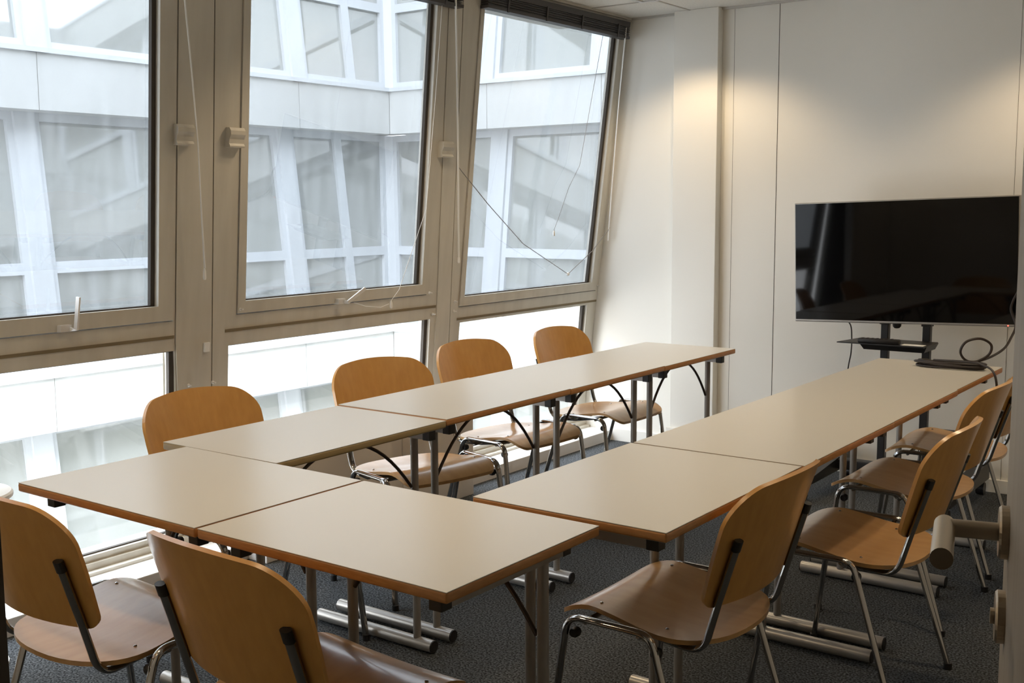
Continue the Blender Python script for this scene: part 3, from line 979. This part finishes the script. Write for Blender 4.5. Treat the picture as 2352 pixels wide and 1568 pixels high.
CH = [  # x, y, heading (0 = facing +y), label
    (1.284, 0.948, 89.3, 'beech plywood chair nearest the camera on the right side, its seat fully seen'),
    (1.461, 1.721, 91.2, 'beech plywood chair second along the right row, glossy amber seat beside the door handle'),
    (1.368, 2.513, 89.3, 'beech plywood chair third along the right row, mostly behind another chair back'),
    (1.332, 3.178, 93.5, 'beech plywood chair at the far end of the right row by the cable coil'),
    (0.276, 0.083, -1.2, 'beech plywood chair cut by the left picture edge, at the front row'),
    (0.955, 0.104, -3.5, 'beech plywood chair in the front, cut by the bottom picture edge'),
    (-0.146, 0.866, -91.0, 'beech plywood chair nearest on the window side, behind the cream-edged table'),
    (-0.176, 1.690, -104.0, 'beech plywood chair second on the window side, in front of the middle window'),
    (-0.245, 2.395, -95.0, 'beech plywood chair third on the window side, in front of the post'),
    (-0.216, 3.073, -90.8, 'beech plywood chair last on the window side, in front of the right window'),
]
proto = make_chair()
for i, (x, y, a, lab) in enumerate(CH):
    c = proto if i == 0 else copy_tree(proto)
    c.location = (x, y, 0)
    c.rotation_euler = (0, 0, math.radians(a))
    tag(c, lab, 'chair', 'beech plywood stacking chairs round the tables')

# ------------------------------------------------------------------ television on its stand
tv = empty('television', (0.888, 3.93, 1.134))
tag(tv, 'large black flat-screen television with thin silver rim on a rolling stand', 'television')
tv.rotation_euler = (0, math.radians(-1.75), 0)
TW, TH = 0.522, 0.293
bm = B(); box(bm, -TW + 0.006, TW - 0.006, -0.019, -0.0165, -TH + 0.012, TH - 0.006)
obj('screen', bm, M['tvblack'], tv)
bm = B(); box(bm, -TW, TW, -0.016, 0.018, -TH, TH, bev=0.004)
obj('rim', bm, M['tvbezel'], tv)
bm = B(); box(bm, -TW + 0.10, TW - 0.10, 0.018, 0.045, -TH + 0.06, TH - 0.08, bev=0.01)
obj('back_cover', bm, M['blackmetal'], tv)
bm = B(); lathe(bm, (-0.02, -0.002, -TH - 0.017), [(0.0, -0.006), (0.012, -0.004), (0.019, 0.004), (0.021, 0.018)], 14)
obj('sensor_dome', bm, M['blackmetal'], tv, True)
bm = B(); box(bm, 0.476, 0.481, -0.0175, -0.0155, -TH + 0.003, -TH + 0.007)
obj('standby_light', bm, M['red'], tv)

ts = empty('television_stand', (0.888, 4.02, 0))
tag(ts, 'black rolling television stand with two posts and a small shelf', 'stand')
for x in (-0.093, 0.105):
    bm = B(); box(bm, x - 0.018, x + 0.018, -0.018, 0.018, 0.10, 1.25, bev=0.003)
    obj('post', bm, M['blackmetal'], ts)
    bm = B(); box(bm, x - 0.025, x + 0.025, -0.043, -0.018, 0.86, 1.36)
    obj('mount_rail', bm, M['blackmetal'], ts)
    bm = B(); box(bm, x - 0.023, x + 0.023, -0.024, 0.023, 0.826, 0.845, bev=0.002)
    obj('collar', bm, M['blackmetal'], ts)
sh = B()
hexa(sh, [(-0.24, -0.26, 0.752), (0.165, -0.26, 0.752), (0.165, -0.03, 0.752), (-0.20, -0.03, 0.752),
          (-0.24, -0.26, 0.757), (0.165, -0.26, 0.757), (0.165, -0.03, 0.757), (-0.20, -0.03, 0.757)])
shelf = obj('shelf', sh, M['blackmetal'], ts)
bm = B()
hexa(bm, [(-0.13, -0.20, 0.722), (0.15, -0.20, 0.722), (0.15, -0.02, 0.722), (-0.13, -0.02, 0.722),
          (-0.15, -0.21, 0.7515), (0.165, -0.21, 0.7515), (0.165, -0.02, 0.7515), (-0.15, -0.02, 0.7515)])
obj('shelf_bracket', bm, M['blackmetal'], shelf)
bm = B(); box(bm, -0.34, 0.34, -0.03, 0.03, 0.085, 0.135, bev=0.004)
obj('base_beam', bm, M['blackmetal'], ts)
for x in (-0.33, 0.33):
    bm = B()
    hexa(bm, [(x - 0.03, -0.45, 0.075), (x + 0.03, -0.45, 0.075), (x + 0.03, 0.23, 0.075), (x - 0.03, 0.23, 0.075),
              (x - 0.03, -0.45, 0.10), (x + 0.03, -0.45, 0.10), (x + 0.03, 0.23, 0.165), (x - 0.03, 0.23, 0.165)])
    leg = obj('base_leg', bm, M['blackmetal'], ts)
    for y in (-0.42, 0.20):
        bm = B()
        tube(bm, [(x - 0.018, y, 0.03), (x + 0.018, y, 0.03)], 0.03, 16)
        box(bm, x - 0.012, x + 0.012, y - 0.02, y + 0.02, 0.045, 0.076)
        obj('caster', bm, M['blackmetal'], leg)
# remote control and paper on the shelf
r = empty('remote_control', (0.84, 3.79, 0.7575))
tag(r, 'black remote control lying on the television stand shelf', 'remote control')
r.rotation_euler = (0, 0, 0.10)
bm = B(); box(bm, -0.095, 0.095, -0.022, 0.022, 0, 0.022, bev=0.006)
obj('case', bm, M['blackmetal'], r, True)
bm = B()
for k in range(7):
    for q in (-0.011, 0.0, 0.011):
        box(bm, -0.08 + k * 0.022, -0.07 + k * 0.022, q - 0.003, q + 0.003, 0.021, 0.0235)
obj('buttons', bm, M['cable'], r)
bm = B(); box(bm, 0.945, 1.045, 3.775, 3.83, 0.7575, 0.7585)
tag(obj('paper_sheet', bm, M['white']), 'white paper slip on the television stand shelf', 'paper')

# cables
def smooth_path(pts, n=6):
    pts = [Vector(p) for p in pts]
    out = []
    for i in range(len(pts) - 1):
        p0, p1, p2, p3 = pts[max(i - 1, 0)], pts[i], pts[i + 1], pts[min(i + 2, len(pts) - 1)]
        for k in range(n):
            t = k / n
            out.append(0.5 * ((2 * p1) + (p2 - p0) * t + (2 * p0 - 5 * p1 + 4 * p2 - p3) * t * t + (3 * p1 - p0 - 3 * p2 + p3) * t ** 3))
    out.append(pts[-1])
    return out
pts = [(1.405, 3.99, 1.06), (1.425, 3.955, 1.075), (1.418, 3.90, 1.03), (1.395, 3.885, 0.97), (1.392, 3.88, 0.93), (1.418, 3.86, 0.87), (1.425, 3.76, 0.83),
       (1.425, 3.62, 0.79), (1.39, 3.47, 0.762), (1.35, 3.36, 0.762), (1.325, 3.33, 0.80), (1.345, 3.33, 0.845), (1.395, 3.35, 0.860), (1.43, 3.38, 0.835),
       (1.425, 3.38, 0.795), (1.385, 3.36, 0.765), (1.34, 3.33, 0.757), (1.27, 3.27, 0.757)]
bm = B(); tube(bm, smooth_path(pts), 0.0052, 8)
# coil lying on the table
cx, cy = 1.315, 3.225
co = []
for k in range(0, 200):
    a = 2.4 + k / 200 * 2 * PI * 5.0
    rr = 1 + 0.10 * math.sin(k * 0.21) + 0.05 * math.sin(k * 0.071)
    co.append((cx + math.cos(a) * 0.125 * rr + 0.006 * math.sin(k * .3), cy + math.sin(a) * 0.042 * rr, 0.7545 + 0.0055 * (k // 40) * 0.8 + 0.001 * math.sin(k * .5)))
co = [Vector(p) for p in co]
tube(bm, co, 0.0045, 8)
tail = [co[-1], (1.40, 3.215, 0.778), (1.445, 3.20, 0.772), (1.485, 3.175, 0.760), (1.508, 3.15, 0.725), (1.518, 3.13, 0.66), (1.52, 3.12, 0.55)]
tube(bm, smooth_path(tail), 0.0045, 8)
tag(obj('cable_coil', bm, M['cable'], None, True), 'black cable looping from the television to a coil on the far table', 'cable')
bm = B(); tube(bm, smooth_path([(0.555, 4.0, 0.86), (0.552, 4.20, 0.80), (0.551, 4.24, 0.72), (0.546, 4.25, 0.64), (0.533, 4.255, 0.57), (0.52, 4.26, 0.45), (0.53, 4.27, 0.25), (0.55, 4.27, 0.07), (0.6, 4.26, 0.006)]), 0.0035, 8)
tag(obj('power_cord', bm, M['cable'], None, True), 'thin black cord hanging from the television along the far wall', 'cord')

# ------------------------------------------------------------------ round white table at the left edge
rt = empty('side_table', (-0.785, 0.255, 0))
tag(rt, 'round white side table by the window at the left picture edge', 'table')
bm = B(); lathe(bm, (0, 0, 0), [(0.0, 0.528), (0.143, 0.528), (0.15, 0.534), (0.15, 0.544), (0.145, 0.55), (0, 0.55)], 40)
obj('tabletop', bm, M['white'], rt)
bm = B(); lathe(bm, (0, 0, 0), [(0.014, 0.01), (0.014, 0.529)], 14)
obj('pedestal', bm, M['white'], rt, True)
bm = B(); lathe(bm, (0, 0, 0), [(0.0, 0.0), (0.11, 0.0), (0.11, 0.008), (0.02, 0.016), (0, 0.016)], 30)
obj('base', bm, M['white'], rt)

# ------------------------------------------------------------------ open door at the right edge
E = Vector((2.2915, -0.2405, 0)); dh = Vector((0.259, -0.966, 0)).normalized()
nl = Vector((dh.y, -dh.x, 0))           # towards the camera side
if nl.x > 0:
    nl = -nl
door = empty('door_1', (E.x, E.y, 0)); struct(door, 'open door at the right picture edge with brushed lever handle', 'door')
def dp(a, n, z):
    return (dh * a + nl * n) + Vector((0, 0, z))
bm = B()
hexa(bm, [dp(a, n, z) for z in (0.008, 2.04) for a, n in ((0, 0), (0.86, 0), (0.86, -0.04), (0, -0.04))])
obj('door_leaf', bm, M['door'], door)
zh = 1.092
bm = B(); lathe(bm, dp(0.055, 0, zh), [(0.0, 0), (0.026, 0), (0.026, 0.007), (0.024, 0.009), (0, 0.009)], 28, axis=nl)
hd = obj('door_handle', bm, M['nickel'], door)
bm = B(); tube(bm, [dp(0.055, 0.008, zh), dp(0.055, 0.056, zh)], 0.0088, 20)
tube(bm, [dp(0.0455, 0.058, zh), dp(0.048, 0.058, zh), dp(0.163, 0.060, zh)], 0.0102, 20)
obj('lever', bm, M['nickel'], hd, True)
bm = B(); lathe(bm, dp(0.055, 0, zh - 0.085), [(0.0, 0), (0.026, 0), (0.026, 0.007), (0.024, 0.009), (0, 0.009)], 28, axis=nl)
kr = obj('lock_rose', bm, M['nickel'], door)
bm = B(); lathe(bm, dp(0.055, 0, zh - 0.085), [(0.008, 0.009), (0.008, 0.013), (0, 0.013)], 14, axis=nl)
obj('lock_cylinder', bm, M['nickel'], kr)

# ------------------------------------------------------------------ ceiling downlights
for i, (x, y) in enumerate(((-0.25, 3.76), (1.62, 3.76), (-0.25, 2.0), (1.62, 2.0), (0.95, 0.3), (-0.25, -0.6))):  # the pair nearest the doorway is added to brighten tables and chair backs
    d = empty('ceiling_downlight', (x, y, ZC))
    tag(d, 'recessed twin ceiling downlight above the picture, out of view', 'ceiling light', 'ceiling downlights')
    bm = B()
    box(bm, -0.24, 0.24, -0.10, -0.08, -0.006, 0.0)
    box(bm, -0.24, 0.24, 0.08, 0.10, -0.006, 0.0)
    box(bm, -0.24, -0.22, -0.08, 0.08, -0.006, 0.0)
    box(bm, 0.22, 0.24, -0.08, 0.08, -0.006, 0.0)
    obj('trim_ring', bm, M['lampring'], d)
    for dx in (-0.12, 0.12):
        ld = bpy.data.lights.new('downlight_lamp', 'SPOT')
        ld.energy = LAMP
        ld.color = LAMP_COL
        ld.spot_size = math.radians(122)
        ld.spot_blend = 0.45
        ld.shadow_soft_size = 0.05
        lo = bpy.data.objects.new('downlight_lamp', ld)
        COL.objects.link(lo)
        lo.parent = d
        lo.location = (dx, 0, -0.012)
